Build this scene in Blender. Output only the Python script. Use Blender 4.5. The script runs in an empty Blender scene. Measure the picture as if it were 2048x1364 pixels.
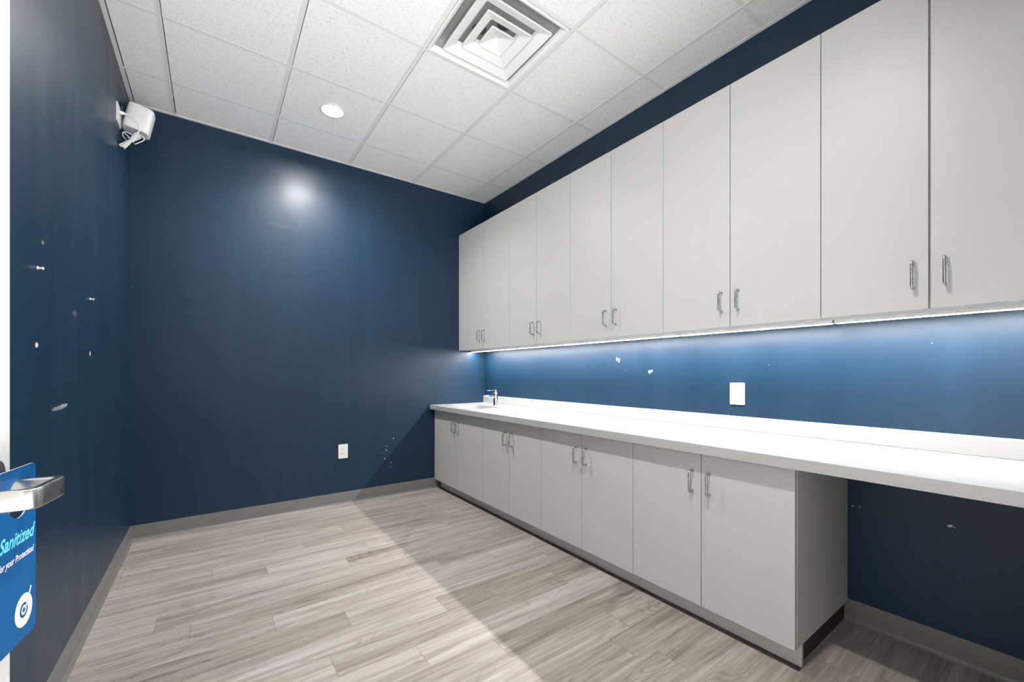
import bpy, bmesh, math, random
from mathutils import Vector, Matrix
random.seed(7)
C = bpy.context.scene.collection
PI = math.pi

# ------------------------------------------------------------------ room measures (metres)
XL, XR, YN, YF, HC = -0.467, 2.44, -0.01, 3.89, 3.048
CAM_Z = 1.173

# ------------------------------------------------------------------ materials
def new_mat(name):
    m = bpy.data.materials.new(name); m.use_nodes = True
    nt = m.node_tree; nt.nodes.clear()
    out = nt.nodes.new('ShaderNodeOutputMaterial'); b = nt.nodes.new('ShaderNodeBsdfPrincipled')
    nt.links.new(b.outputs[0], out.inputs[0])
    return m, nt, b
def N(nt, t, **kw):
    n = nt.nodes.new(t)
    for k, v in kw.items(): setattr(n, k, v)
    return n
def mth(nt, op, a, b=None, c=None, clamp=False):
    n = N(nt, 'ShaderNodeMath', operation=op, use_clamp=clamp)
    for i, v in enumerate((a, b, c)):
        if v is None: continue
        if isinstance(v, (int, float)): n.inputs[i].default_value = v
        else: nt.links.new(v, n.inputs[i])
    return n.outputs[0]
def vmth(nt, op, a, b=None):
    n = N(nt, 'ShaderNodeVectorMath', operation=op)
    for i, v in enumerate((a, b)):
        if v is None: continue
        if isinstance(v, (tuple, list)): n.inputs[i].default_value = v
        else: nt.links.new(v, n.inputs[i])
    return n
def mixc(nt, fac, a, b, blend='MIX'):
    n = N(nt, 'ShaderNodeMix', data_type='RGBA', blend_type=blend)
    for i, v in ((0, fac), (6, a), (7, b)):
        if isinstance(v, (int, float)): n.inputs[i].default_value = v
        elif isinstance(v, (tuple, list)): n.inputs[i].default_value = (*v[:3], 1)
        else: nt.links.new(v, n.inputs[i])
    return n.outputs[2]
def mrange(nt, v, a, b, c, d):
    n = N(nt, 'ShaderNodeMapRange'); nt.links.new(v, n.inputs[0])
    for i, x in enumerate((a, b, c, d)): n.inputs[i+1].default_value = x
    return n.outputs[0]
def noise(nt, vec, scale, detail=2, rough=.5, dist=0):
    n = N(nt, 'ShaderNodeTexNoise'); n.inputs['Scale'].default_value = scale
    n.inputs['Detail'].default_value = detail; n.inputs['Roughness'].default_value = rough
    n.inputs['Distortion'].default_value = dist
    if vec is not None: nt.links.new(vec, n.inputs['Vector'])
    return n
def posn(nt): return N(nt, 'ShaderNodeNewGeometry').outputs['Position']
def bump(nt, b, h, strength, dist):
    n = N(nt, 'ShaderNodeBump'); n.inputs['Strength'].default_value = strength; n.inputs['Distance'].default_value = dist
    nt.links.new(h, n.inputs['Height']); nt.links.new(n.outputs[0], b.inputs['Normal'])
def simple(name, col, rough=.5, metal=0, spec=.5, grain=0.0, gscale=(1, 1, 1)):
    m, nt, b = new_mat(name)
    b.inputs['Base Color'].default_value = (*col, 1); b.inputs['Roughness'].default_value = rough
    b.inputs['Metallic'].default_value = metal; b.inputs['Specular IOR Level'].default_value = spec
    tc = N(nt, 'ShaderNodeTexCoord').outputs['Object']
    v = vmth(nt, 'MULTIPLY', tc, gscale).outputs[0]
    n = noise(nt, v, 30, 3)
    if grain:
        f = mrange(nt, n.outputs[0], .3, .7, 0, 1)
        nt.links.new(mixc(nt, f, tuple(c*(1-grain) for c in col), tuple(min(1, c*(1+grain)) for c in col)), b.inputs['Base Color'])
    nt.links.new(mrange(nt, n.outputs[0], .3, .7, max(0, rough-.04), rough+.04), b.inputs['Roughness'])
    return m
def emit(name, col, strength):
    m, nt, b = new_mat(name)
    b.inputs['Base Color'].default_value = (.9, .9, .9, 1); b.inputs['Emission Color'].default_value = (*col, 1)
    b.inputs['Emission Strength'].default_value = strength
    return m

NAVY = (.0066, .0280, .0590)
def paint(name, marks):
    """eggshell navy wall paint with roller nap, faint vertical roller streaks and pale marks (plaster chips, a sheen smear as colour)"""
    m, nt, b = new_mat(name)
    p = posn(nt)
    st = noise(nt, vmth(nt, 'MULTIPLY', p, (9, 9, .45)).outputs[0], 1.0, 4, .6)
    sc = noise(nt, vmth(nt, 'MULTIPLY', p, (1.3, 1.3, .8)).outputs[0], 1.6, 5, .6)
    col = mixc(nt, mrange(nt, st.outputs[0], .3, .7, 0, 1), tuple(c*.9 for c in NAVY), tuple(c*1.12 for c in NAVY))
    sp = N(nt, 'ShaderNodeTexVoronoi'); sp.inputs['Scale'].default_value = 11; nt.links.new(p, sp.inputs['Vector'])
    spm = mth(nt, 'MULTIPLY', mrange(nt, sp.outputs['Distance'], .018, .03, 1, 0), mrange(nt, N_sep(nt, sp.outputs['Color'], 0), .62, .66, 0, .5))
    wob = noise(nt, p, 90, 2)
    wv = vmth(nt, 'SUBTRACT', wob.outputs['Color'], (.5, .5, .5)).outputs[0]
    acc = spm
    for (cx, cy, cz, sx, sy, sz, amt) in marks:
        d = vmth(nt, 'SUBTRACT', p, (cx, cy, cz)).outputs[0]
        d = vmth(nt, 'MULTIPLY', d, (1/sx, 1/sy, 1/sz)).outputs[0]
        d = vmth(nt, 'ADD', d, vmth(nt, 'MULTIPLY', wv, (1.6, 1.6, 1.6)).outputs[0]).outputs[0]
        l = vmth(nt, 'LENGTH', d).outputs['Value']
        acc = mth(nt, 'MAXIMUM', acc, mrange(nt, l, .75, 1.05, amt, 0))
    nt.links.new(mixc(nt, acc, col, (.72, .74, .76)), b.inputs['Base Color'])
    r = mth(nt, 'ADD', mrange(nt, st.outputs[0], .3, .7, -.03, .03), mrange(nt, sc.outputs[0], .35, .65, .365, .425))
    nt.links.new(r, b.inputs['Roughness'])
    b.inputs['Specular IOR Level'].default_value = .42
    nap = noise(nt, p, 330, 3, .6)
    bump(nt, b, nap.outputs[0], .10, .002)
    return m
def N_sep(nt, col, i):
    s = N(nt, 'ShaderNodeSeparateColor'); nt.links.new(col, s.inputs[0]); return s.outputs[i]

def floor_mat():
    """grey oak-look vinyl planks: every plank carries its own tone and grain seed"""
    m, nt, b = new_mat('vinyl_plank')
    uv = N(nt, 'ShaderNodeUVMap', uv_map='UVMap').outputs[0]
    at = N(nt, 'ShaderNodeAttribute', attribute_name='seed'); seed = at.outputs['Fac']
    tn = N(nt, 'ShaderNodeAttribute', attribute_name='tone').outputs['Fac']
    p = posn(nt)
    off = N(nt, 'ShaderNodeCombineXYZ'); nt.links.new(mth(nt, 'MULTIPLY', seed, 37.0), off.inputs[0])
    nt.links.new(mth(nt, 'MULTIPLY', seed, 91.0), off.inputs[1]); nt.links.new(mth(nt, 'MULTIPLY', seed, 17.0), off.inputs[2])
    q = vmth(nt, 'ADD', p, off.outputs[0]).outputs[0]
    # broad soft bands, long streaks, fine pores, and cathedral figure
    a1 = noise(nt, vmth(nt, 'MULTIPLY', q, (.9, 13, 1)).outputs[0], 1.0, 3, .55, .5)
    a2 = noise(nt, vmth(nt, 'MULTIPLY', q, (2.2, 52, 1)).outputs[0], 1.0, 4, .65, .6)
    a3 = noise(nt, vmth(nt, 'MULTIPLY', q, (9, 260, 1)).outputs[0], 1.0, 3, .6)
    wl = noise(nt, vmth(nt, 'MULTIPLY', q, (1.6, 8, 1)).outputs[0], 1.0, 1, .4)
    ring = mth(nt, 'SINE', mth(nt, 'MULTIPLY', wl.outputs[0], 120.0))
    fig = mth(nt, 'MULTIPLY', mrange(nt, ring, .1, 1, 0, 1), mrange(nt, wl.outputs[0], .52, .62, 0, 1))
    v = mth(nt, 'ADD', mth(nt, 'MULTIPLY', mrange(nt, a1.outputs[0], .28, .72, 0, 1), .37), mth(nt, 'MULTIPLY', mrange(nt, a2.outputs[0], .28, .72, 0, 1), .46))
    v = mth(nt, 'ADD', v, mth(nt, 'MULTIPLY', mrange(nt, a3.outputs[0], .3, .7, 0, 1), .20))
    v = mth(nt, 'SUBTRACT', v, mth(nt, 'MULTIPLY', fig, .16))
    v = mth(nt, 'ADD', v, mth(nt, 'MULTIPLY', mth(nt, 'SUBTRACT', tn, .5), .36))
    cr = N(nt, 'ShaderNodeValToRGB'); e = cr.color_ramp.elements
    e[0].position = .12; e[0].color = (.152, .131, .114, 1); e[1].position = .92; e[1].color = (.480, .445, .416, 1)
    k = e.new(.42); k.color = (.275, .245, .219, 1); k = e.new(.66); k.color = (.385, .350, .322, 1)
    nt.links.new(v, cr.inputs[0])
    # butt joints and long edges (uv counts millimetres from the plank edges)
    sx = N(nt, 'ShaderNodeSeparateXYZ'); nt.links.new(uv, sx.inputs[0])
    du, dv = sx.outputs[0], sx.outputs[1]
    edge = mth(nt, 'MAXIMUM', mrange(nt, du, .0, 2.0, .75, 0), mrange(nt, dv, .0, 1.3, .35, 0))
    nt.links.new(mixc(nt, edge, cr.outputs[0], (.12, .10, .085)), b.inputs['Base Color'])
    nt.links.new(mrange(nt, a3.outputs[0], .3, .7, .42, .52), b.inputs['Roughness'])
    b.inputs['Specular IOR Level'].default_value = .4
    bump(nt, b, a3.outputs[0], .12, .001)
    return m
def tile_mat():
    """mineral-fibre ceiling tile, pin-holed and flecked"""
    m, nt, b = new_mat('ceiling_tile')
    p = posn(nt)
    base = (.88, .878, .875)
    acc = None
    for s, th, pr, amt in ((105, .27, .42, .55), (200, .30, .40, .40), (55, .19, .58, .6)):
        vo = N(nt, 'ShaderNodeTexVoronoi'); vo.inputs['Scale'].default_value = s; nt.links.new(p, vo.inputs['Vector'])
        k = mth(nt, 'MULTIPLY', mrange(nt, vo.outputs['Distance'], th*.6, th, amt, 0), mth(nt, 'GREATER_THAN', N_sep(nt, vo.outputs['Color'], 0), pr))
        acc = k if acc is None else mth(nt, 'MAXIMUM', acc, k)
    nt.links.new(mixc(nt, acc, base, (.30, .29, .285)), b.inputs['Base Color'])
    b.inputs['Roughness'].default_value = .9; b.inputs['Specular IOR Level'].default_value = .15
    return m

M = {}
M['laminate'] = simple('warm_grey_laminate', (.525, .520, .506), .42, spec=.4, grain=.010, gscale=(1, .5, 7))
M['toe'] = simple('toe_kick_laminate', (.56, .525, .505), .5, grain=.02)
M['carcass'] = simple('cabinet_carcass', (.60, .59, .565), .5, grain=.015, gscale=(.5, .5, 5))
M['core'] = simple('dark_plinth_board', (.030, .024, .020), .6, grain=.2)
M['edgeband'] = simple('board_edge', (.50, .42, .36), .6)
M['quartz'] = simple('white_quartz', (.43, .428, .424), .22, grain=.012)
M['ceramic'] = simple('white_sink_ceramic', (.80, .80, .79), .12)
M['nickel'] = simple('satin_nickel', (.46, .455, .44), .27, 1)
M['chrome'] = simple('polished_chrome', (.80, .80, .80), .10, 1)
M['darkmetal'] = simple('dark_rose_metal', (.055, .058, .075), .45, 0)
M['vinylbase'] = simple('grey_vinyl_cove_base', (.165, .158, .152), .42, grain=.04)
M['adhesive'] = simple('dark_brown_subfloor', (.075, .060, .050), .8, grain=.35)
M['tee'] = simple('white_ceiling_tee', (.76, .76, .755), .45)
M['vent'] = simple('white_vent_enamel', (.84, .84, .83), .45)
M['pan_shade'] = simple('shaded_pan_metal', (.30, .30, .295), .55)  # pan metal greyed so the louver gaps read as shaded
M['duct'] = simple('duct_opening_shade', (.06, .06, .062), .7)  # flat dark discs stand for the shade inside the openings
M['plastic'] = simple('white_plastic', (.82, .82, .81), .35)
M['greyplastic'] = simple('grey_plastic', (.22, .22, .21), .5)
M['slot'] = simple('outlet_slot', (.04, .035, .03), .6)
M['doorpaint'] = simple('white_door_paint', (.80, .79, .775), .4)
M['cord'] = simple('white_cord', (.80, .79, .77), .4)
M['tagblue'] = simple('blue_printed_card', (.002, .090, .270), .5, spec=.15)
M['tagwhite'] = simple('white_card_edge', (.82, .80, .78), .5)
M['tagcyan'] = simple('cyan_print', (.13, .66, .86), .4)
M['taggrey'] = simple('pale_grey_print', (.60, .63, .72), .4)
M['tagnavy'] = simple('dark_print', (.03, .10, .24), .4)
M['floor'] = floor_mat()
M['tile'] = tile_mat(); M['tile_edge'] = simple('shaded_tile_edge', (.13, .12, .11), .9)  # tile sides darkened to put shade into the grid gaps
LED = emit('led_strip_glow', (1.0, .99, .97), 360.0)
LAMPS = [emit('downlight_glow_far', (1.0, .985, .965), 1350.0), emit('downlight_glow_near', (1.0, .985, .965), 700.0)]
M['paint_left'] = paint('navy_paint_left', [
    (XL, 2.0016, 1.264, 1, .016, .010, 1), (XL, 2.7244, 1.2636, 1, .012, .011, 1), (XL, 2.0651, 1.613, 1, .016, .009, .22),
    (XL, 2.24, 1.042, 1, .095, .008, .35), (XL, 2.30, 1.047, 1, .05, .006, .55), (XL, 2.34, 1.05, 1, .012, .004, .8), (XL, 2.46, 1.42, 1, .03, .014, .10)])
M['paint_far'] = paint('navy_paint_far', [
    (1.4044, YF, .542, .007, 1, .006, .7), (1.3363, YF, .439, .007, 1, .008, .7), (1.3219, YF, .36, .007, 1, .006, .6),
    (1.3799, YF, .315, .005, 1, .008, .45), (1.38, YF, .27, .004, 1, .006, .3), (.447, YF, 2.39, .11, 1, .022, .012), (1.34, YF, .475, .007, 1, .005, .3)])  # wide faint patch high up: sheen of a smear put into the colour
M['paint_right'] = paint('navy_paint_right', [
    (XR, 2.0384, 1.275, 1, .006, .014, 1), (XR, 2.0184, 1.266, 1, .006, .016, 1), (XR, 1.755, 1.181, 1, .010, .011, 1), (XR, 1.738, 1.185, 1, .008, .009, 1),
    (XR, .3193, .5472, 1, .010, .006, .8), (XR, .6372, .546, 1, .006, .004, .35), (XR, .611, .548, 1, .005, .004, .4), (XR, .308, .545, 1, .003, .003, .4)])
M['pale'] = simple('pale_grey_wall_paint', (.42, .42, .415), .6, spec=.3)  # unseen near wall, pale tone chosen to bounce light into the room

# ------------------------------------------------------------------ mesh helpers
def box(bm, x0, x1, y0, y1, z0, z1):
    vs = [bm.verts.new((x, y, z)) for x in (x0, x1) for y in (y0, y1) for z in (z0, z1)]
    for f in ((0, 1, 3, 2), (4, 6, 7, 5), (0, 4, 5, 1), (2, 3, 7, 6), (0, 2, 6, 4), (1, 5, 7, 3)):
        bm.faces.new([vs[i] for i in f])
def bevel_all(bm, w, seg=2):
    bmesh.ops.bevel(bm, geom=list(bm.edges), offset=w, segments=seg, affect='EDGES', profile=.5)
def boxb(x0, x1, y0, y1, z0, z1, w=.0015, seg=2):
    bm = bmesh.new(); box(bm, x0, x1, y0, y1, z0, z1)
    if w: bevel_all(bm, w, seg)
    return bm
def fillet(pts, r, n=6):
    pts = [Vector(p) for p in pts]; out = [pts[0]]
    for a, b, c in zip(pts, pts[1:], pts[2:]):
        d0, d1 = (a-b), (c-b); rr = min(r, d0.length*.49, d1.length*.49)
        p0, p1 = b+d0.normalized()*rr, b+d1.normalized()*rr
        for i in range(n+1):
            t = i/n; out.append(p0*(1-t)**2 + b*2*t*(1-t) + p1*t*t)
    out.append(pts[-1]); return out
def smooth_path(pts, n=8):
    pts = [Vector(p) for p in pts]; out = []
    P = [pts[0]*2-pts[1]] + pts + [pts[-1]*2-pts[-2]]
    for i in range(1, len(P)-2):
        for k in range(n):
            t = k/n; a, b, c, d = P[i-1], P[i], P[i+1], P[i+2]
            out.append(.5*((2*b)+(c-a)*t+(2*a-5*b+4*c-d)*t*t+(3*b-a-3*c+d)*t**3))
    out.append(pts[-1]); return out
def tube(bm, pts, r, seg=10, squash=None):
    pts = [Vector(p) for p in pts]; rings = []; up = None
    for i, p in enumerate(pts):
        t = (pts[min(i+1, len(pts)-1)] - pts[max(i-1, 0)]).normalized()
        if up is None:
            up = Vector((0, 0, 1)) if abs(t.z) < .9 else Vector((1, 0, 0))
        n = (up - t*up.dot(t)).normalized(); up = n; b = t.cross(n)
        rr = r[i] if isinstance(r, (list, tuple)) else r
        rings.append([bm.verts.new(p + n*math.cos(2*PI*k/seg)*rr + b*math.sin(2*PI*k/seg)*rr*(squash or 1)) for k in range(seg)])
    for A, B in zip(rings, rings[1:]):
        for k in range(seg): bm.faces.new((A[k], A[(k+1) % seg], B[(k+1) % seg], B[k]))
    bm.faces.new(rings[0][::-1]); bm.faces.new(rings[-1])
def lathe(bm, prof, seg=40, center=(0, 0), caps=True):
    rings = [[bm.verts.new((center[0]+r*math.cos(2*PI*k/seg), center[1]+r*math.sin(2*PI*k/seg), z)) for k in range(seg)] for r, z in prof]
    for A, B in zip(rings, rings[1:]):
        for k in range(seg): bm.faces.new((A[k], A[(k+1) % seg], B[(k+1) % seg], B[k]))
    if caps: bm.faces.new(rings[0][::-1]); bm.faces.new(rings[-1])
def rrect(w, h, r, n=6, cx=0, cy=0):
    out = []
    for (sx, sy, a0) in ((1, 1, 0), (-1, 1, 90), (-1, -1, 180), (1, -1, 270)):
        for i in range(n+1):
            a = math.radians(a0+90*i/n)
            out.append((cx+sx*(w/2-r)+r*math.cos(a), cy+sy*(h/2-r)+r*math.sin(a)))
    return out
def prism(bm, poly, z0, z1):
    A = [bm.verts.new((x, y, z0)) for x, y in poly]; B = [bm.verts.new((x, y, z1)) for x, y in poly]; n = len(poly)
    for k in range(n): bm.faces.new((A[k], A[(k+1) % n], B[(k+1) % n], B[k]))
    bm.faces.new(A[::-1]); bm.faces.new(B)
def obj(name, bm, mat, parent=None, loc=(0, 0, 0), smooth=False):
    bmesh.ops.recalc_face_normals(bm, faces=bm.faces)
    me = bpy.data.meshes.new(name); bm.to_mesh(me); bm.free()
    for m in (mat if isinstance(mat, list) else [mat]): me.materials.append(m)
    if smooth:
        for p in me.polygons: p.use_smooth = True
        try: me.set_sharp_from_angle(angle=math.radians(40))
        except Exception: pass
    o = bpy.data.objects.new(name, me); C.objects.link(o); o.location = loc
    if parent: o.parent = parent
    return o
def tag(o, label, cat, group=None):
    o['label'] = label; o['category'] = cat
    if group: o['group'] = group
    return o
def thing(name, label, cat, loc=(0, 0, 0), group=None):
    o = bpy.data.objects.new(name, None); C.objects.link(o); o.location = loc; o.empty_display_size = .1
    return tag(o, label, cat, group)
def struct(name, bm, mat, smooth=False, loc=(0, 0, 0)):
    o = obj(name, bm, mat, None, loc, smooth); o['kind'] = 'structure'; return o
def dup(root, loc, label):
    r = root.copy(); C.objects.link(r); r.location = loc; r['label'] = label
    for ch in list(root.children):
        c = ch.copy(); C.objects.link(c); c.parent = r
        for g in list(ch.children):
            d = g.copy(); C.objects.link(d); d.parent = c
    return r

# ------------------------------------------------------------------ the setting
# floor: planks laid across the room, joints where the photograph shows them
PW = .1525; Y0 = 1.53; PL = 1.2192
joint = {-1: .997, 0: .705, 1: .392, 2: .94, 3: .521, 4: .231, 5: -.085, 6: -.217, 7: .678, 8: .259, 9: -.003, 10: .50, 11: -.43, 12: .30, 13: .95, 14: .1}
tones = {(-1, 1): .2, (0, 1): .85, (1, 1): .30, (1, 0): .68, (3, 1): .66, (3, 0): .30, (4, 1): .80, (4, 0): .38, (5, 1): .42, (6, 1): .45, (7, 1): .30, (7, 0): .72,
         (8, 1): .66, (8, 0): .42, (9, 1): .5, (9, 0): .62, (2, 0): .66, (2, 1): .36, (11, 1): .62}
bm = bmesh.new(); uvl = bm.loops.layers.uv.new('UVMap')
ls = bm.faces.layers.float.new('seed'); lt = bm.faces.layers.float.new('tone')
FX0, FX1, FY0, FY1 = XL-.02, XR+.02, YN-.13, YF+.02
for k in range(math.floor((FY0-Y0)/PW), math.ceil((FY1-Y0)/PW)):
    ya, yb = max(FY0, Y0+k*PW), min(FY1, Y0+(k+1)*PW)
    if yb <= ya: continue
    jx = joint.get(k, random.uniform(-.5, .7)); n0 = math.floor((FX0-jx)/PL)
    for n in range(n0, n0+5):
        xa, xb = jx+n*PL, jx+(n+1)*PL
        x0, x1 = max(FX0, xa), min(FX1, xb)
        if x1 <= x0: continue
        # four strips so that uv can hold the distance to the nearest edge in millimetres
        sd, tn = random.random(), tones.get((k, n+1), random.uniform(.3, .7))
        e = .004
        xs = [x0, x0+e, x1-e, x1] if x1-x0 > 3*e else [x0, x1]
        ys = [ya, ya+e, yb-e, yb] if yb-ya > 3*e else [ya, yb]
        for a, b in zip(xs, xs[1:]):
            for c, d in zip(ys, ys[1:]):
                vs = [bm.verts.new(q) for q in ((a, c, 0), (b, c, 0), (b, d, 0), (a, d, 0))]
                f = bm.faces.new(vs); f[ls] = sd; f[lt] = tn
                for lp in f.loops:
                    x, y = lp.vert.co.x, lp.vert.co.y
                    lp[uvl].uv = (min(x-xa, xb-x)*1000, min(y-(Y0+k*PW), Y0+(k+1)*PW-y)*1000)
bmesh.ops.remove_doubles(bm, verts=bm.verts, dist=1e-6)
struct('floor', bm, M['floor'])
# bare strip where the planks stop short of the plinth
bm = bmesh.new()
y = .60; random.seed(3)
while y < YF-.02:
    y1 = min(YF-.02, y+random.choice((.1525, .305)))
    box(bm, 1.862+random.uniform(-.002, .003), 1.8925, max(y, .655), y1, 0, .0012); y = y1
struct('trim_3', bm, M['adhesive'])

T = .12
bm = bmesh.new(); box(bm, XL-T, XR+T, YF, YF+T, -.05, HC+.15); struct('wall_far', bm, M['paint_far'])
bm = bmesh.new(); box(bm, XL-T, XL, YN-T, YF, -.05, HC+.15); struct('wall_left', bm, M['paint_left'])
bm = bmesh.new(); box(bm, XR, XR+T, YN-T, YF, -.05, HC+.15); struct('wall_right', bm, M['paint_right'])
DX0, DX1, DH = -.415, .66, 2.14        # doorway in the near wall, the camera stands in it
bm = bmesh.new()
box(bm, XL, DX0, YN-T, YN, -.05, HC+.15); box(bm, DX1, XR, YN-T, YN, -.05, HC+.15); box(bm, DX0, DX1, YN-T, YN, DH, HC+.15)
struct('wall_near', bm, M['pale'])

# ceiling: lay-in tiles on a white grid
GX = [-.221+.6096*i for i in range(0, 5)]; GY = [2.241+.6096*j for j in range(-4, 3)]
xs = [XL] + GX + [XR]; ys = [YN] + [g for g in GY if g > YN+.05] + [YF]
LIGHTS = [(.694, 3.156), (.694, .718)]; VENT = (.998, 1.632)
TW = .022; ZT = HC+.005
def quad_ring(bm, outer, inner):
    n = len(inner)
    for k in range(n): bm.faces.new((outer[k], outer[(k+1) % n], inner[(k+1) % n], inner[k]))
bm = bmesh.new()
for xa, xb in zip(xs, xs[1:]):
    for ya, yb in zip(ys, ys[1:]):
        if abs(xa-VENT[0]) < .01 and abs(ya-VENT[1]) < .01: continue
        x0 = xa+(.0045 if xa > XL else .0265); x1 = xb-(.006 if xb < XR else 0); y0, y1 = ya+.002, yb-.002
        hole = [l for l in LIGHTS if x0 < l[0] < x1 and y0 < l[1] < y1]
        if hole:
            cx, cy = hole[0]; n = 48; inn = []; outr = []
            for k in range(n):
                a = 2*PI*(k+.5)/n; c, s = math.cos(a), math.sin(a)
                inn.append(bm.verts.new((cx+.075*c, cy+.075*s, ZT)))
                tx = ((x1-cx)/c if c > 0 else (x0-cx)/c); ty = ((y1-cy)/s if s > 0 else (y0-cy)/s); t = min(tx, ty)
                outr.append(bm.verts.new((cx+t*c, cy+t*s, ZT)))
            quad_ring(bm, outr, inn)
            up = [bm.verts.new((v.co.x, v.co.y, ZT+.016)) for v in inn]; quad_ring(bm, inn, up)
            A = [bm.verts.new(q) for q in ((x0, y0, ZT), (x1, y0, ZT), (x1, y1, ZT), (x0, y1, ZT))]
            for cn in A:   # fill the little corner triangles
                near = sorted(outr, key=lambda v: (v.co-cn.co).length)[:2]
                try: bm.faces.new((cn, near[0], near[1]))
                except Exception: pass
            B = [bm.verts.new((v.co.x, v.co.y, ZT+.016)) for v in A]
            for k in range(4): bm.faces.new((A[k], A[(k+1) % 4], B[(k+1) % 4], B[k]))
        else:
            box(bm, x0, x1, y0, y1, ZT, ZT+.016)
box(bm, XL, XR, YN, YF, ZT+.13, ZT+.14)
bm.normal_update()
for f in bm.faces: f.material_index = 1 if abs(f.normal.z) < .5 else 0
struct('ceiling', bm, [M['tile'], M['tile_edge']])
bm = bmesh.new()
for g in GX: box(bm, g-TW, g, YN, YF, HC+.001, HC+.005); box(bm, g-TW/2-.002, g-TW/2+.002, YN, YF, HC+.005, HC+.04)
for g in GY:
    if g > YN+.05:
        for xa, xb in zip(xs, xs[1:]):
            box(bm, xa+(.0015 if xa > XL else 0), xb-(TW if xb < XR else 0), g-TW/2, g+TW/2, HC+.0040, HC+.0052)
struct('trim_1', bm, M['tee'])
bm = bmesh.new(); w = .022
for (x0, x1, y0, y1) in ((XL, XL+w, YN, YF), (XR-w, XR, YN, YF), (XL+w, XR-w, YF-w, YF), (XL+w, XR-w, YN, YN+w)):
    box(bm, x0, x1, y0, y1, HC-.0005, HC+.004)
for (x0, x1, y0, y1) in ((XL, XL+.0015, YN, YF), (XR-.0015, XR, YN, YF), (XL, XR, YF-.0015, YF), (XL, XR, YN, YN+.0015)):
    box(bm, x0, x1, y0, y1, HC+.004, HC+.028)
struct('trim_2', bm, M['tee'])

# cove base: thin sheet with a curved toe
def cove(name, p0, p1, inward):
    """profile swept along p0->p1; inward = unit vector into the room"""
    prof = [(0, .105), (.0022, .1045), (.003, .102), (.003, .022), (.0045, .014), (.008, .007), (.0135, .003), (.016, .0005), (0, .0005)]
    bm = bmesh.new(); R = []
    for p in (p0, p1): R.append([bm.verts.new((p[0]+inward[0]*d, p[1]+inward[1]*d, z)) for d, z in prof])
    n = len(prof)
    for k in range(n): bm.faces.new((R[0][k], R[0][(k+1) % n], R[1][(k+1) % n], R[1][k]))
    bm.faces.new(R[0]); bm.faces.new(R[1][::-1])
    return struct(name, bm, M['vinylbase'], True)
cove('baseboard_far', (XL, YF), (1.895, YF), (0, -1))
cove('baseboard_left', (XL, YN), (XL, YF), (1, 0))
cove('baseboard_right', (XR, YN), (XR, .668), (-1, 0))
cove('baseboard_near', (DX1+.06, YN), (XR, YN), (0, 1))
# door frame of the doorway the camera looks from
bm = bmesh.new()
for x0, x1 in ((DX0-.045, DX0+.015), (DX1-.015, DX1+.045)): box(bm, x0, x1, YN-T-.012, YN+.012, 0, DH+.045)
box(bm, DX0+.015, DX1-.015, YN-T-.012, YN+.012, DH-.015, DH+.045)
struct('trim_4', bm, M['doorpaint'])

# ------------------------------------------------------------------ open door on the left, lever and hanger
PHI = math.radians(7.0); Dv = Vector((math.sin(PHI), math.cos(PHI), 0)); Nv = Vector((math.cos(PHI), -math.sin(PHI), 0))
P0 = Vector((-.2488, 1.056, 0))          # far upright edge of the hanger card
def door_space(o):                        # local x = out of the door face, y = along the leaf, z up
    o.rotation_euler = (0, 0, -PHI)
FACE = -.030
org = P0 + Nv*FACE
leaf0, leaf1 = -1.050, .004
bm = boxb(-.044, 0, leaf0, leaf1, .008, 2.12, .0015)
door = struct('door_1', bm, M['doorpaint'], loc=org); door_space(door)
bm = bmesh.new(); sN = -.052; zN = .9865
# rose on the face
R = [[], []]
prof = [(.002, .036), (.006, .036), (.010, .033), (.012, .026)]
rings = []
for x, r in prof: rings.append([bm.verts.new((x, sN+r*math.cos(2*PI*k/40), zN+r*math.sin(2*PI*k/40))) for k in range(40)])
for A, B in zip(rings, rings[1:]):
    for k in range(40): bm.faces.new((A[k], A[(k+1) % 40], B[(k+1) % 40], B[k]))
bm.faces.new(rings[0]); bm.faces.new(rings[-1][::-1])
rose = obj('lever_rose', bm, M['darkmetal'], door, smooth=True); rose['label'] = 'dark round rose'
# lever: neck, flat bar, return bent back towards the door
bm = bmesh.new()
zc = .9865; hh = .0155; XO = .087
path = fillet([(.012, sN, zc), (XO-.006, sN, zc), (XO-.006, -.140, zc), (.026, -.140, zc)], .012, 6)
ring_prev = None
for i, p in enumerate(path):
    t = (path[min(i+1, len(path)-1)]-path[max(i-1, 0)]).normalized(); nrm = Vector((t.y, -t.x, 0))
    poly = rrect(.013, hh*2, .0035, 4)
    rg = [bm.verts.new(p+nrm*a+Vector((0, 0, b))) for a, b in poly]
    if ring_prev:
        for k in range(len(rg)): bm.faces.new((ring_prev[k], ring_prev[(k+1) % len(rg)], rg[(k+1) % len(rg)], rg[k]))
    else: bm.faces.new(rg)
    ring_prev = rg
bm.faces.new(ring_prev[::-1])
lever = obj('lever_handle', bm, M['nickel'], door, smooth=True); bm = bmesh.new(); tube(bm, [(.001, -.0777, 1.019), (.016, -.0777, 1.019), (.020, -.0777, 1.019)], [.021, .021, .018], 28)
lk = obj('lock_cylinder', bm, M['darkmetal'], door, smooth=True); lk['label'] = 'dark round lock cylinder'
lever['label'] = 'satin metal lever with a returned end'
for zz in (.25, 1.06, 1.88):
    bm = bmesh.new(); lathe(bm, [(.007, zz-.05), (.007, zz+.05)], 16, (.004, leaf0-.004)); obj('hinge', bm, M['nickel'], door, smooth=True)

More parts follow.
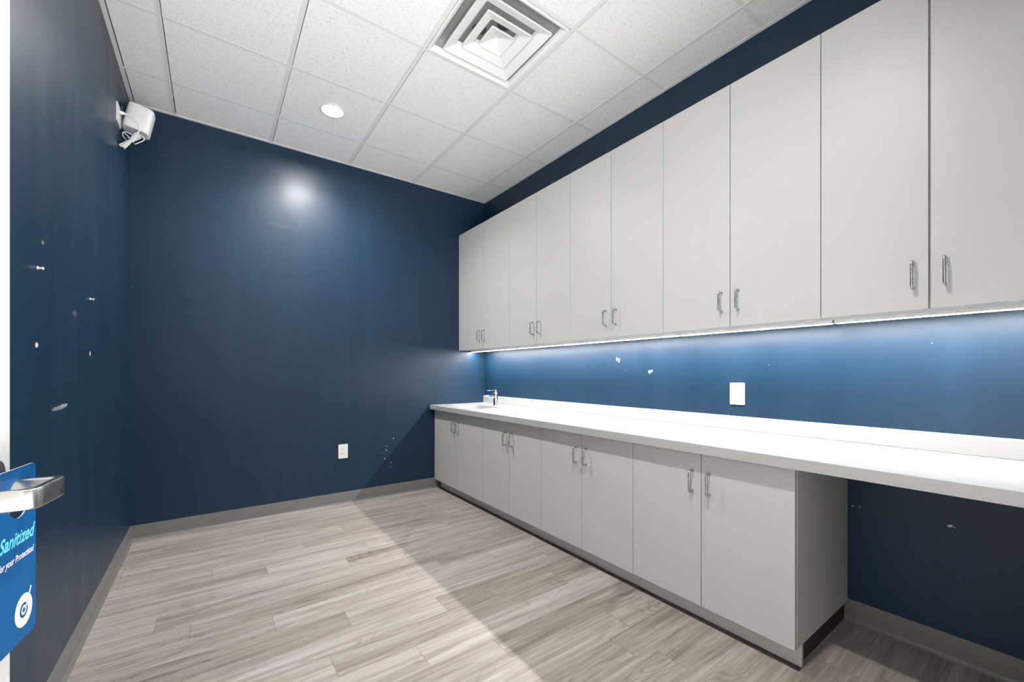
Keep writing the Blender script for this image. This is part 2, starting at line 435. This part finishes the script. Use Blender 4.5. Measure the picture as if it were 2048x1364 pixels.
# door hanger card (hangs on the lever neck)
hang = thing('door_hanger', 'blue card door hanger with a white round emblem hanging from the door lever', 'door hanger', P0 + Vector((0, 0, .738)))
hang.rotation_euler = (0, 0, -PHI)
CW, CH = .108, .2825; ZH = zN - .738      # hole centre relative to the card's bottom
def card(x0, x1):
    bm = bmesh.new(); n = 64; hole_r = .031; cy, cz = sN, ZH-.016
    outer = rrect(CW, CH, .010, 8, -CW/2, CH/2)
    def on_outer(a):
        best = None; c, s = math.cos(a), math.sin(a)
        m = len(outer)
        for i in range(m):
            p, q = outer[i], outer[(i+1) % m]; dx, dy = q[0]-p[0], q[1]-p[1]
            det = c*(-dy)-s*(-dx)
            if abs(det) < 1e-12: continue
            rx, ry = p[0]-cy, p[1]-cz
            t = (rx*(-dy)-ry*(-dx))/det; u = (c*ry-s*rx)/det
            if t > 0 and -1e-6 <= u <= 1+1e-6 and (best is None or t < best): best = t
        return (cy+best*c, cz+best*s)
    angs = sorted(set([2*PI*k/n for k in range(n)] + [math.atan2(p[1]-cz, p[0]-cy) % (2*PI) for p in outer]))
    L = []
    for x in (x0, x1):
        L.append(([bm.verts.new((x, *on_outer(a))) for a in angs], [bm.verts.new((x, cy+hole_r*math.cos(a), cz+hole_r*math.sin(a))) for a in angs]))
    m = len(angs)
    for k in range(m):
        j = (k+1) % m
        f = bm.faces.new((L[0][0][k], L[0][0][j], L[0][1][j], L[0][1][k])); f.material_index = 0
        f = bm.faces.new((L[1][0][k], L[1][0][j], L[1][1][j], L[1][1][k])); f.material_index = 0
        f = bm.faces.new((L[0][0][k], L[0][0][j], L[1][0][j], L[1][0][k])); f.material_index = 1
        f = bm.faces.new((L[0][1][k], L[0][1][j], L[1][1][j], L[1][1][k])); f.material_index = 1
    return bm
obj('card', card(0, .0016), [M['tagblue'], M['tagwhite']], hang)
def disc(bm, cy, cz, r0, r1, x, n=48):
    A = [bm.verts.new((x, cy+r1*math.cos(2*PI*k/n), cz+r1*math.sin(2*PI*k/n))) for k in range(n)]
    if r0 <= 0: bm.faces.new(A); return
    B = [bm.verts.new((x, cy+r0*math.cos(2*PI*k/n), cz+r0*math.sin(2*PI*k/n))) for k in range(n)]
    quad_ring(bm, A, B)
ECY, ECZ = -.038, .0465
bm = bmesh.new(); disc(bm, ECY, ECZ, .0120, .0262, .0019); em = obj('emblem', bm, M['tagwhite'], hang); em['label'] = 'white ring emblem'
bm = bmesh.new(); disc(bm, ECY, ECZ, .0035, .0078, .0020)
a = Vector((0, ECY+.0062, ECZ+.002)); b = Vector((0, ECY+.0215, ECZ+.031)); d = (b-a).normalized(); pn = Vector((0, -d.z, d.y))*.0026
bm.faces.new([bm.verts.new(Vector((.0021, 0, 0))+q) for q in (a-pn, b-pn, b+pn, a+pn)])
obj('emblem_letter', bm, M['taggrey'], em)
def text_mesh(name, body, size, mat, parent, y_right, z, shear, offset, depth, sx=1.0):
    cu = bpy.data.curves.new(name, 'FONT'); cu.body = body; cu.size = size; cu.shear = shear; cu.offset = offset; cu.resolution_u = 3
    cu.align_x = 'RIGHT'
    o = bpy.data.objects.new(name, cu); C.objects.link(o)
    bpy.context.view_layer.update()
    me = bpy.data.meshes.new_from_object(o.evaluated_get(bpy.context.evaluated_depsgraph_get()))
    C.objects.unlink(o); bpy.data.objects.remove(o)
    me.transform(Matrix(((0, 0, 1, depth), (sx, 0, 0, y_right), (0, 1, 0, z), (0, 0, 0, 1))))
    me.materials.clear(); me.materials.append(mat)
    t = bpy.data.objects.new(name, me); C.objects.link(t); t.parent = parent; return t
text_mesh('printed_title', 'Sanitized', .0305, M['tagcyan'], hang, -.009, .1600, .35, .0008, .0020, .90)
text_mesh('printed_line', 'for your Protection!', .0150, M['tagwhite'], hang, -.008, .1335, .2, .0004, .0020, .80)

# ------------------------------------------------------------------ cabinets
def handle_bm(z0, z1, x_out=-.031):
    bm = bmesh.new()
    tube(bm, fillet([(0, 0, z0), (x_out, 0, z0), (x_out, 0, z1), (0, 0, z1)], .010, 6), .0048, 12)
    for z in (z0, z1):
        R = [[bm.verts.new((x, .0062*math.cos(2*PI*k/16), z+.0062*math.sin(2*PI*k/16))) for k in range(16)] for x in (0, -.002)]
        quad_ring(bm, R[0], R[1]); bm.faces.new(R[1])
    return bm
XB = 1.832                                # face of the base-cabinet doors
def base_cabinet(width, label, y0, has_side):
    """origin: floor, wall-side reference x = 0 at the door face, y from 0 to width"""
    t = thing('base_cabinet', label, 'cabinet', (XB, y0, 0), 'base cabinets under the white countertop')
    D = XR-XB-.002; w = width
    bm = bmesh.new()
    box(bm, .020, D, .0005, .0175, .092, .8055); box(bm, .020, D, w-.0175, w-.0005, .092, .8055)
    box(bm, .020, D, .0175, w-.0175, .092, .110); box(bm, D-.012, D, .0175, w-.0175, .110, .8055)
    box(bm, .020, .075, .0175, w-.0175, .786, .8055)
    obj('carcass', bm, M['carcass'], t)
    bm = boxb(.0625, .0795, .0008, w-.0008, .0015, .0915, .0008); obj('toe_kick', bm, M['toe'], t)
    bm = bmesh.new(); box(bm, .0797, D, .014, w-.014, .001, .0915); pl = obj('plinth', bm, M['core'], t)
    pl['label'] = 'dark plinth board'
    for a, b, hy in ((.0018, w/2-.0018, w/2-.041), (w/2+.0018, w-.0018, w/2+.041)):
        d = obj('cabinet_door', boxb(0, .0195, a, b, .090, .8005, .0012), M['laminate'], t)
        obj('handle', handle_bm(.6175, .7135), M['nickel'], d, (0, hy, 0), True)
    return t
ys0 = .655; W = .766
bc = base_cabinet(W, 'grey base cabinet nearest the camera, at the open knee space', ys0, True)
dup(bc, (XB, ys0+W, 0), 'grey base cabinet second from the open knee space, below the right wall outlet')
dup(bc, (XB, ys0+2*W, 0), 'grey base cabinet between the sink cabinet and the middle of the run')
sc = base_cabinet(3.872-(ys0+3*W), 'wider grey base cabinet under the sink, against the far wall', ys0+3*W, False)
bm = boxb(XB+.004, XB+.022, 3.8735, YF-.001, .092, .8055, .0008)
tag(obj('filler_strip', bm, M['laminate']), 'narrow grey filler strip between sink cabinet and far wall', 'filler strip')

XU = 2.115; ZU0, ZU1 = 1.408, 2.630
def wall_cabinet(y0, y1, mid, label, gap=.0016):
    t = thing('wall_cabinet', label, 'cabinet', (XU, y0, ZU0), 'tall wall cabinets above the countertop')
    D = XR-XU-.002; w = y1-y0; h = ZU1-ZU0; m = mid-y0
    bm = bmesh.new()
    box(bm, .020, D, .0005, .0175, .003, h-.003); box(bm, .020, D, w-.0175, w-.0005, .003, h-.003)
    box(bm, .020, D, .0175, w-.0175, .003, .021); box(bm, .020, D, .0175, w-.0175, h-.021, h-.003)
    box(bm, D-.008, D, .0175, w-.0175, .021, h-.021); box(bm, .021, .06, m-.009, m+.009, .021, h-.021)
    obj('carcass', bm, M['carcass'], t)
    for a, b, hy in ((.0014, m-gap, m-.042), (m+gap, w-.0014, m+.042)):
        d = obj('cabinet_door', boxb(0, .0195, a, b, .0, h, .0012), M['laminate'], t)
        obj('handle', handle_bm(.080, .176), M['nickel'], d, (0, hy, 0), True)
    return t
UY = [-.004, .661, 1.429, 2.200, 2.962, YF-.002]
UM = [.3286, 1.046, 1.816, 2.587, 3.421]
UL = ['tall grey wall cabinet nearest the camera, cut by the right edge of the photo',
      'second tall grey wall cabinet from the right edge, above the right wall outlet',
      'middle one of the five tall grey wall cabinets',
      'fourth tall grey wall cabinet from the right edge, next to the last one',
      'tall grey wall cabinet against the far wall, above the faucet']
for i in range(5): wall_cabinet(UY[i], UY[i+1], UM[i], UL[i], .0030 if i == 0 else .0018)

# under-cabinet light bars
LL = ['under-cabinet light bar nearest the camera, at the right edge of the photo', 'under-cabinet light bar above the right wall outlet',
      'under-cabinet light bar in the middle of the run', 'under-cabinet light bar second from the far wall', 'under-cabinet light bar ending at the far wall above the faucet']
for i in range(5):
    ya, yb = UY[i]+.004, UY[i+1]-.004
    if i == 4: yb = YF-.012
    t = thing('light_bar', LL[i], 'light bar', (2.262, ya, ZU0), 'light bars under the wall cabinets')
    ln = yb-ya
    obj('housing', boxb(0, .036, 0, ln, -.0115, .003, .001), M['plastic'], t)
    bm = boxb(.012, .026, .005, ln-.005, -.0128, -.0114, .0004, 1); obj('diffuser', bm, LED, t)
    if i < 4:
        bm = boxb(.008, .028, ln+.0005, ln+.0075, -.010, .0025, .001); obj('link', bm, M['greyplastic'], t)

# ------------------------------------------------------------------ countertop with backsplash, sink, faucet
ZC0, ZC1 = .806, .848; XC = 1.785
ct = thing('countertop', 'long white stone countertop running along the right wall to the far wall', 'countertop', (XC, YN+.002, ZC0))
SCX, SCY, SW, SD = 2.045, 3.43, .30, .44
bm = bmesh.new()
x0, x1, y0, y1 = 0, XR-.001-XC, 0, YF-.001-(YN+.002); zt = ZC1-ZC0
hx, hy = SCX-XC, SCY-(YN+.002)
hole = rrect(SW, SD, .06, 8, hx, hy)
def slab_part(xa, xb, ya, yb): box(bm, xa, xb, ya, yb, 0, zt)
ca, cb = hy-.34, y1
slab_part(x0, x1, y0, ca)
inn_t = [bm.verts.new((x, y, zt)) for x, y in hole]; inn_b = [bm.verts.new((x, y, 0)) for x, y in hole]
def outer_pt(x, y):
    dx, dy = x-hx, y-hy
    tx = ((x1-hx)/dx if dx > 0 else (x0-hx)/dx) if abs(dx) > 1e-9 else 1e9
    ty = ((cb-hy)/dy if dy > 0 else (ca-hy)/dy) if abs(dy) > 1e-9 else 1e9
    t = min(tx, ty); return hx+dx*t, hy+dy*t
def ring_with_corners(z, inn):
    n = len(inn); cor = {}
    outv = [bm.verts.new((*outer_pt(v.co.x, v.co.y), z)) for v in inn]
    for k in range(n):
        a, b = outv[k], outv[(k+1) % n]
        bm.faces.new((a, b, inn[(k+1) % n], inn[k]))
        if abs(a.co.x-b.co.x) > 1e-6 and abs(a.co.y-b.co.y) > 1e-6:
            cx_ = a.co.x if (abs(a.co.x-x0) < 1e-5 or abs(a.co.x-x1) < 1e-5) else b.co.x
            cy_ = a.co.y if (abs(a.co.y-ca) < 1e-5 or abs(a.co.y-cb) < 1e-5) else b.co.y
            bm.faces.new((a, bm.verts.new((cx_, cy_, z)), b))
ring_with_corners(zt, inn_t); ring_with_corners(0, inn_b); quad_ring(bm, inn_t, inn_b)
for (p, q) in (((x0, ca), (x0, cb)), ((x0, cb), (x1, cb)), ((x1, cb), (x1, ca))):
    bm.faces.new([bm.verts.new(v) for v in ((*p, 0), (*q, 0), (*q, zt), (*p, zt))])
bmesh.ops.remove_doubles(bm, verts=bm.verts, dist=1e-5)
obj('slab', bm, M['quartz'], ct)
bm = boxb(2.4195-XC, XR-.001-XC, 0, y1, zt+.0006, .9255-ZC0, .0015); obj('backsplash', bm, M['quartz'], ct)

bm = bmesh.new()
lv = [(SW+.02, SD+.02, 0), (SW+.004, SD+.004, 0), (SW-.004, SD-.004, -.02), (SW-.03, SD-.03, -.12), (SW-.12, SD-.12, -.15)]
prev = None
for w_, d_, z in lv:
    rg = [bm.verts.new((x, y, z)) for x, y in rrect(w_, d_, .065, 8)]
    if prev: quad_ring(bm, prev, rg)
    prev = rg
bm.faces.new(prev)
sk = thing('sink', 'white undermount sink basin let into the countertop beside the faucet', 'sink', (SCX, SCY, ZC0-.001))
obj('basin', bm, M['ceramic'], sk, smooth=True)
bm = bmesh.new(); lathe(bm, [(.026, -.149), (.026, -.147), (.018, -.146), (.012, -.148)], 24); obj('drain', bm, M['chrome'], sk, smooth=True)

fc = thing('faucet', 'chrome single-lever faucet standing on the countertop behind the sink', 'faucet', (2.262, 3.405, ZC1+.0004))
bm = bmesh.new(); lathe(bm, [(.0275, 0), (.0275, .004), (.0245, .007), (.0225, .012), (.0225, .118), (.0215, .121)], 32); obj('body', bm, M['chrome'], fc, smooth=True)
bm = bmesh.new(); tube(bm, smooth_path([(-.010, 0, .088), (-.05, 0, .093), (-.09, 0, .094), (-.118, 0, .086)], 6), [.0155]*6+[.014]*6+[.0125]*7, 14); obj('spout', bm, M['chrome'], fc, smooth=True)
bm = bmesh.new(); tube(bm, [(-.117, 0, .088), (-.121, 0, .074)], .0095, 14); ae = obj('aerator', bm, M['greyplastic'], fc, smooth=True); ae['label'] = 'dark spout tip'
bm = bmesh.new(); lathe(bm, [(.0205, .121), (.0225, .124), (.0225, .150), (.019, .157), (.010, .159)], 32)
obj('lever_hub', bm, M['chrome'], fc, smooth=True)
bm = boxb(-.098, .004, -.012, .012, .150, .157, .003, 3); obj('lever', bm, M['chrome'], fc, smooth=True)

# ------------------------------------------------------------------ power outlets
def outlet(label, loc, rotz):
    t = thing('power_outlet', label, 'power outlet', loc, 'white duplex wall outlets'); t.rotation_euler = (0, 0, rotz)
    bm = bmesh.new(); prism(bm, rrect(.080, .125, .004, 4), 0, .006)
    bmesh.ops.rotate(bm, verts=bm.verts, cent=(0, 0, 0), matrix=Matrix.Rotation(PI/2, 3, 'X'))   # face looks along -y
    obj('plate', bm, M['plastic'], t)
    bm = bmesh.new(); prism(bm, rrect(.034, .067, .002, 3), .006, .0072); bmesh.ops.rotate(bm, verts=bm.verts, cent=(0, 0, 0), matrix=Matrix.Rotation(PI/2, 3, 'X'))
    r = obj('receptacle', bm, M['plastic'], t)
    for s in (-1, 1):
        z = s*.0195
        for (xa, xb, za, zb) in ((-.0085, -.0065, z, z+.008), (.0062, .0078, z+.001, z+.007)):
            bm = bmesh.new(); box(bm, xa, xb, -.0076, -.0070, za, zb); obj('slot', bm, M['slot'], r)
        bm = bmesh.new(); lathe(bm, [(.0028, .0070), (.0028, .0076)], 12); bmesh.ops.rotate(bm, verts=bm.verts, cent=(0, 0, 0), matrix=Matrix.Rotation(PI/2, 3, 'X'))
        bmesh.ops.translate(bm, verts=bm.verts, vec=(0, 0, z-.007)); obj('ground_hole', bm, M['slot'], r)
    for z in (-.048, .048):
        bm = bmesh.new(); lathe(bm, [(.0034, .0058), (.0034, .0062), (.0028, .0067)], 12); bmesh.ops.rotate(bm, verts=bm.verts, cent=(0, 0, 0), matrix=Matrix.Rotation(PI/2, 3, 'X'))
        bmesh.ops.translate(bm, verts=bm.verts, vec=(0, 0, z)); obj('screw', bm, M['plastic'], t)
    return t
o1 = outlet('white power outlet low on the far navy wall', (.9435, YF, .4705), 0)
o2 = dup(o1, (XR, 1.1638, 1.0535), 'white power outlet on the right wall above the white backsplash'); o2.rotation_euler = (0, 0, -PI/2)

# ------------------------------------------------------------------ ceiling: downlights and air diffuser
def downlight(label, x, y, LAMP, watts):
    t = thing('ceiling_light', label, 'ceiling light', (x, y, ZT), 'round recessed ceiling lights')
    bm = bmesh.new(); lathe(bm, [(.0735, .0), (.0880, -.0005), (.0885, -.003), (.0855, -.005), (.0690, -.0035), (.0660, .0), (.056, .006), (.0382, .0085), (.0382, .014), (.0700, .014), (.0735, .0)], 48, caps=False)
    obj('trim_ring', bm, M['plastic'], t, smooth=True)
    bm = bmesh.new(); lathe(bm, [(.0380, .0085), (.034, .0075), (.022, .0068), (.012, .0064), (.001, .0063)], 40)
    obj('lens', bm, LAMP, t, smooth=True)
    li = bpy.data.lights.new('downlight_beam', 'AREA'); li.shape = 'DISK'; li.size = .07; li.energy = watts; li.spread = math.radians(138); li.color = (1.0, .985, .965)
    lo = bpy.data.objects.new('downlight_beam', li); C.objects.link(lo); lo.parent = t; lo.location = (0, 0, .0055)
    return t
downlight('lit round recessed ceiling light in front of the far wall', *LIGHTS[0], LAMPS[0], 28)
downlight('lit round recessed ceiling light over the doorway end of the room', *LIGHTS[1], LAMPS[1], 19)

vx, vy = VENT[0]+.3048-.011, VENT[1]+.3048
vt = thing('air_diffuser', 'white square louvred air diffuser set in the ceiling grid', 'air diffuser', (vx, vy, HC))
H2 = .2915
def sq(bm, h, z, r=.0):
    if r <= 0: return [bm.verts.new((sx*h, sy*h, z)) for sx, sy in ((1, 1), (-1, 1), (-1, -1), (1, -1))]
    return [bm.verts.new((x, y, z)) for x, y in rrect(2*h, 2*h, r, 4)]
def cone(profile, r, close=False):
    bm = bmesh.new(); prev = None
    for h, z in profile:
        rg = sq(bm, h, z, min(r, h*.9))
        if prev: quad_ring(bm, prev, rg)
        prev = rg
    if close: bm.faces.new(prev)
    return bm
obj('frame', cone([(H2, .006), (H2, -.002), (.281, -.003), (.264, .008), (.258, .020)], .012), M['vent'], vt)
obj('plenum_pan', cone([(.258, .020), (.250, .040), (.236, .054), (.20, .058), (.05, .058)], .012, True), M['pan_shade'], vt)
obj('louver', cone([(.223, -.002), (.2245, -.0105), (.2215, -.012), (.174, .004), (.167, .010), (.163, .030), (.165, .0305), (.169, .013), (.176, .0075), (.223, -.002)], .010), M['vent'], vt)
obj('louver', cone([(.146, -.004), (.1475, -.0125), (.1445, -.014), (.099, .001), (.092, .007), (.088, .028), (.090, .0285), (.094, .010), (.101, .0045), (.146, -.004)], .010), M['vent'], vt)
obj('center_cone', cone([(.076, -.006), (.0775, -.0135), (.0745, -.015), (.010, .010), (.004, .0105)], .008, True), M['vent'], vt)
for hx_, hy_ in ((.020, -.052), (-.080, .052)):
    bm = bmesh.new(); lathe(bm, [(.040, .0565), (.037, .0560), (.036, .0572), (.001, .0573)], 32, (hx_, hy_)); dk = obj('duct_opening', bm, M['duct'], vt); dk['label'] = 'dark round duct opening'

# ------------------------------------------------------------------ speaker in the far left corner
sp = thing('wall_speaker', 'white rounded speaker with a coiled cord, high on the left wall in the corner', 'speaker', (XL, 3.555, 2.79))
TILT = Matrix.Rotation(math.radians(11.5), 4, 'Y')
bm = bmesh.new(); prev = None
levels = [(.66, -.0795), (.86, -.0815), (.95, -.079), (.995, -.072), (1, -.06), (1, .06), (.995, .072), (.95, .079), (.86, .0815), (.5, .0825)]
for s, z in levels:
    rg = []
    for k in range(56):
        a = 2*PI*k/56; c, d = math.cos(a), math.sin(a)
        e = .52
        x = .066*s*math.copysign(abs(c)**e, c); y = .060*s*math.copysign(abs(d)**e, d)
        rg.append(bm.verts.new((x, y, z)))
    if prev: quad_ring(bm, prev, rg)
    else: bm.faces.new(rg[::-1])
    prev = rg
bm.faces.new(prev)
bmesh.ops.transform(bm, matrix=Matrix.Translation((.082, 0, 0)) @ TILT, verts=bm.verts)
obj('body', bm, M['plastic'], sp, smooth=True)
bm = bmesh.new(); rg = [bm.verts.new((.045*math.cos(2*PI*k/32), .040*math.sin(2*PI*k/32), -.0830)) for k in range(32)]
rh = [bm.verts.new((.040*math.cos(2*PI*k/32), .035*math.sin(2*PI*k/32), -.0835)) for k in range(32)]
quad_ring(bm, rg, rh); bm.faces.new(rh)
bmesh.ops.transform(bm, matrix=Matrix.Translation((.082, 0, 0)) @ TILT, verts=bm.verts)
obj('base_pad', bm, M['tee'], sp)
bm = bmesh.new(); box(bm, .001, .006, -.022, .022, -.075, .055); box(bm, .006, .028, -.012, .012, -.040, -.010); bevel_all(bm, .001); obj('bracket', bm, M['greyplastic'], sp)
# outlet plate beside it and the cord plugged into it
pl = thing('wall_plate', 'square white outlet plate on the left wall beside the speaker', 'wall plate', (XL, 3.425, 2.735))
bm = bmesh.new(); prism(bm, rrect(.114, .114, .004, 4), 0, .006); bmesh.ops.rotate(bm, verts=bm.verts, cent=(0, 0, 0), matrix=Matrix(((0, 0, 1), (1, 0, 0), (0, 1, 0))))
obj('cover', bm, M['plastic'], pl)
bm = bmesh.new(); box(bm, .0062, .0074, -.017, .017, -.034, .034); obj('receptacle', bm, M['plastic'], pl)
def spx(x, y, z): return (x-XL, y-3.555, z-2.79)
# cord
PLG = (XL+.008, 3.425, 2.752)
bm = bmesh.new()
tube(bm, [spx(*PLG), spx(PLG[0]+.022, PLG[1], PLG[2]+.001)], [.0115, .0085], 14)
tube(bm, [spx(PLG[0]+.022, PLG[1], PLG[2]+.001), spx(PLG[0]+.040, PLG[1], PLG[2]-.002)], [.0055, .0042], 12)
cr = bmesh.new()
r = .0028
tube(cr, [spx(*p) for p in smooth_path([(-.420, 3.425, 2.750), (-.398, 3.430, 2.742), (-.380, 3.430, 2.720), (-.372, 3.430, 2.690), (-.374, 3.430, 2.662), (-.386, 3.432, 2.640), (-.398, 3.440, 2.622)], 6)], r, 8)
random.seed(11)
axis0, axis1 = Vector((-.372, 3.43, 2.645)), Vector((-.446, 3.43, 2.552))
ax = (axis1-axis0); axn = ax.normalized(); side = Vector((-axn.z, 0, axn.x)); fr = Vector((0, 1, 0))
for k in range(7):
    wdt = random.uniform(.005, .015); o0 = side*random.uniform(-.012, .008)+fr*random.uniform(-.010, .010)
    e0 = random.uniform(-.12, .05); e1 = random.uniform(.88, 1.10)
    pts = []
    for i in range(20):
        a = 2*PI*i/20
        along = (e0+e1)/2 + (e1-e0)/2*math.cos(a)
        pinch = .35+.65*abs(math.cos(a))**1.2
        pts.append(axis0+ax*along+side*(wdt*math.sin(a)*pinch)+o0*(.3+.7*abs(2*along-1))+fr*(.004*math.sin(2*a+k)))
    pts.append(pts[0])
    tube(cr, [spx(*p) for p in smooth_path(pts, 3)], r, 7)
for pts in ([(-.402, 3.44, 2.64), (-.432, 3.445, 2.652), (-.448, 3.45, 2.645), (-.447, 3.45, 2.625), (-.430, 3.44, 2.598)], [(-.446, 3.45, 2.648), (-.425, 3.45, 2.632), (-.408, 3.44, 2.612)],
            [(-.385, 3.43, 2.66), (-.398, 3.43, 2.640), (-.412, 3.43, 2.612)], [(-.372, 3.43, 2.652), (-.352, 3.43, 2.640), (-.350, 3.43, 2.622), (-.372, 3.43, 2.600), (-.392, 3.43, 2.584)]):
    tube(cr, [spx(*p) for p in smooth_path(pts, 6)], r, 8)
cordo = obj('power_cord', cr, M['cord'], sp, smooth=True)
obj('plug', bm, M['plastic'], cordo, smooth=True)
bm = bmesh.new(); mid = axis0+ax*.45; tube(bm, [spx(*(mid-axn*.004)), spx(*(mid+axn*.004))], .0125, 14); tube(bm, [spx(*(mid+side*-.012)), spx(*(mid+side*-.024+Vector((0, 0, -.004))))], .003, 8)
obj('cord_tie', bm, M['cord'], cordo, smooth=True)

# ------------------------------------------------------------------ push pins left in the wall
def pin(label, y, z):
    t = thing('push_pin', label, 'push pin', (XL, y, z), 'white push pins on the left wall')
    bm = bmesh.new()
    prof = [(.006, .001), (.006, .003), (.0032, .005), (.0030, .011), (.0052, .013), (.0052, .0155), (.003, .0165)]
    lathe(bm, prof, 16); bmesh.ops.rotate(bm, verts=bm.verts, cent=(0, 0, 0), matrix=Matrix.Rotation(PI/2, 3, 'Y'))
    obj('head', bm, M['plastic'], t, smooth=True)
pin('white push pin on the left wall, the one nearer the door', 2.003, 1.516)
pin('white push pin on the left wall, the one nearer the far corner', 2.713, 1.5173)

# ------------------------------------------------------------------ world (added fill light through the doorway) and camera
w = bpy.data.worlds.new('fill_world'); bpy.context.scene.world = w; w.use_nodes = True
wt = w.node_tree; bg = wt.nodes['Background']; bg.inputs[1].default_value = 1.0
# added fill: lower half made very bright to lift the ceiling, upper half dim
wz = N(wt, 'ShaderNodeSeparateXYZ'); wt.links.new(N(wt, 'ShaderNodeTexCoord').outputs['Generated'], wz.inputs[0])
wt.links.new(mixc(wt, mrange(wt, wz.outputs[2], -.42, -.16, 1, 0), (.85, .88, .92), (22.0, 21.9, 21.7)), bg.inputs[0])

cam = bpy.data.cameras.new('camera'); co = bpy.data.objects.new('camera', cam); C.objects.link(co)
co.location = (0, 0, CAM_Z); co.rotation_euler = (PI/2, 0, -.62615)
cam.sensor_fit = 'HORIZONTAL'; cam.sensor_width = 36; cam.lens = 826.43/2048*36; cam.shift_y = 63.72/2048; cam.clip_start = .02
sc_ = bpy.context.scene; sc_.camera = co
vs = sc_.view_settings; vs.view_transform = 'Standard'; vs.look = 'None'; vs.exposure = 0.0; vs.gamma = 1; vs.use_curve_mapping = False
sc_.cycles.max_bounces = 12; sc_.cycles.diffuse_bounces = 8; sc_.cycles.glossy_bounces = 4
sc_.cycles.sample_clamp_indirect = 8
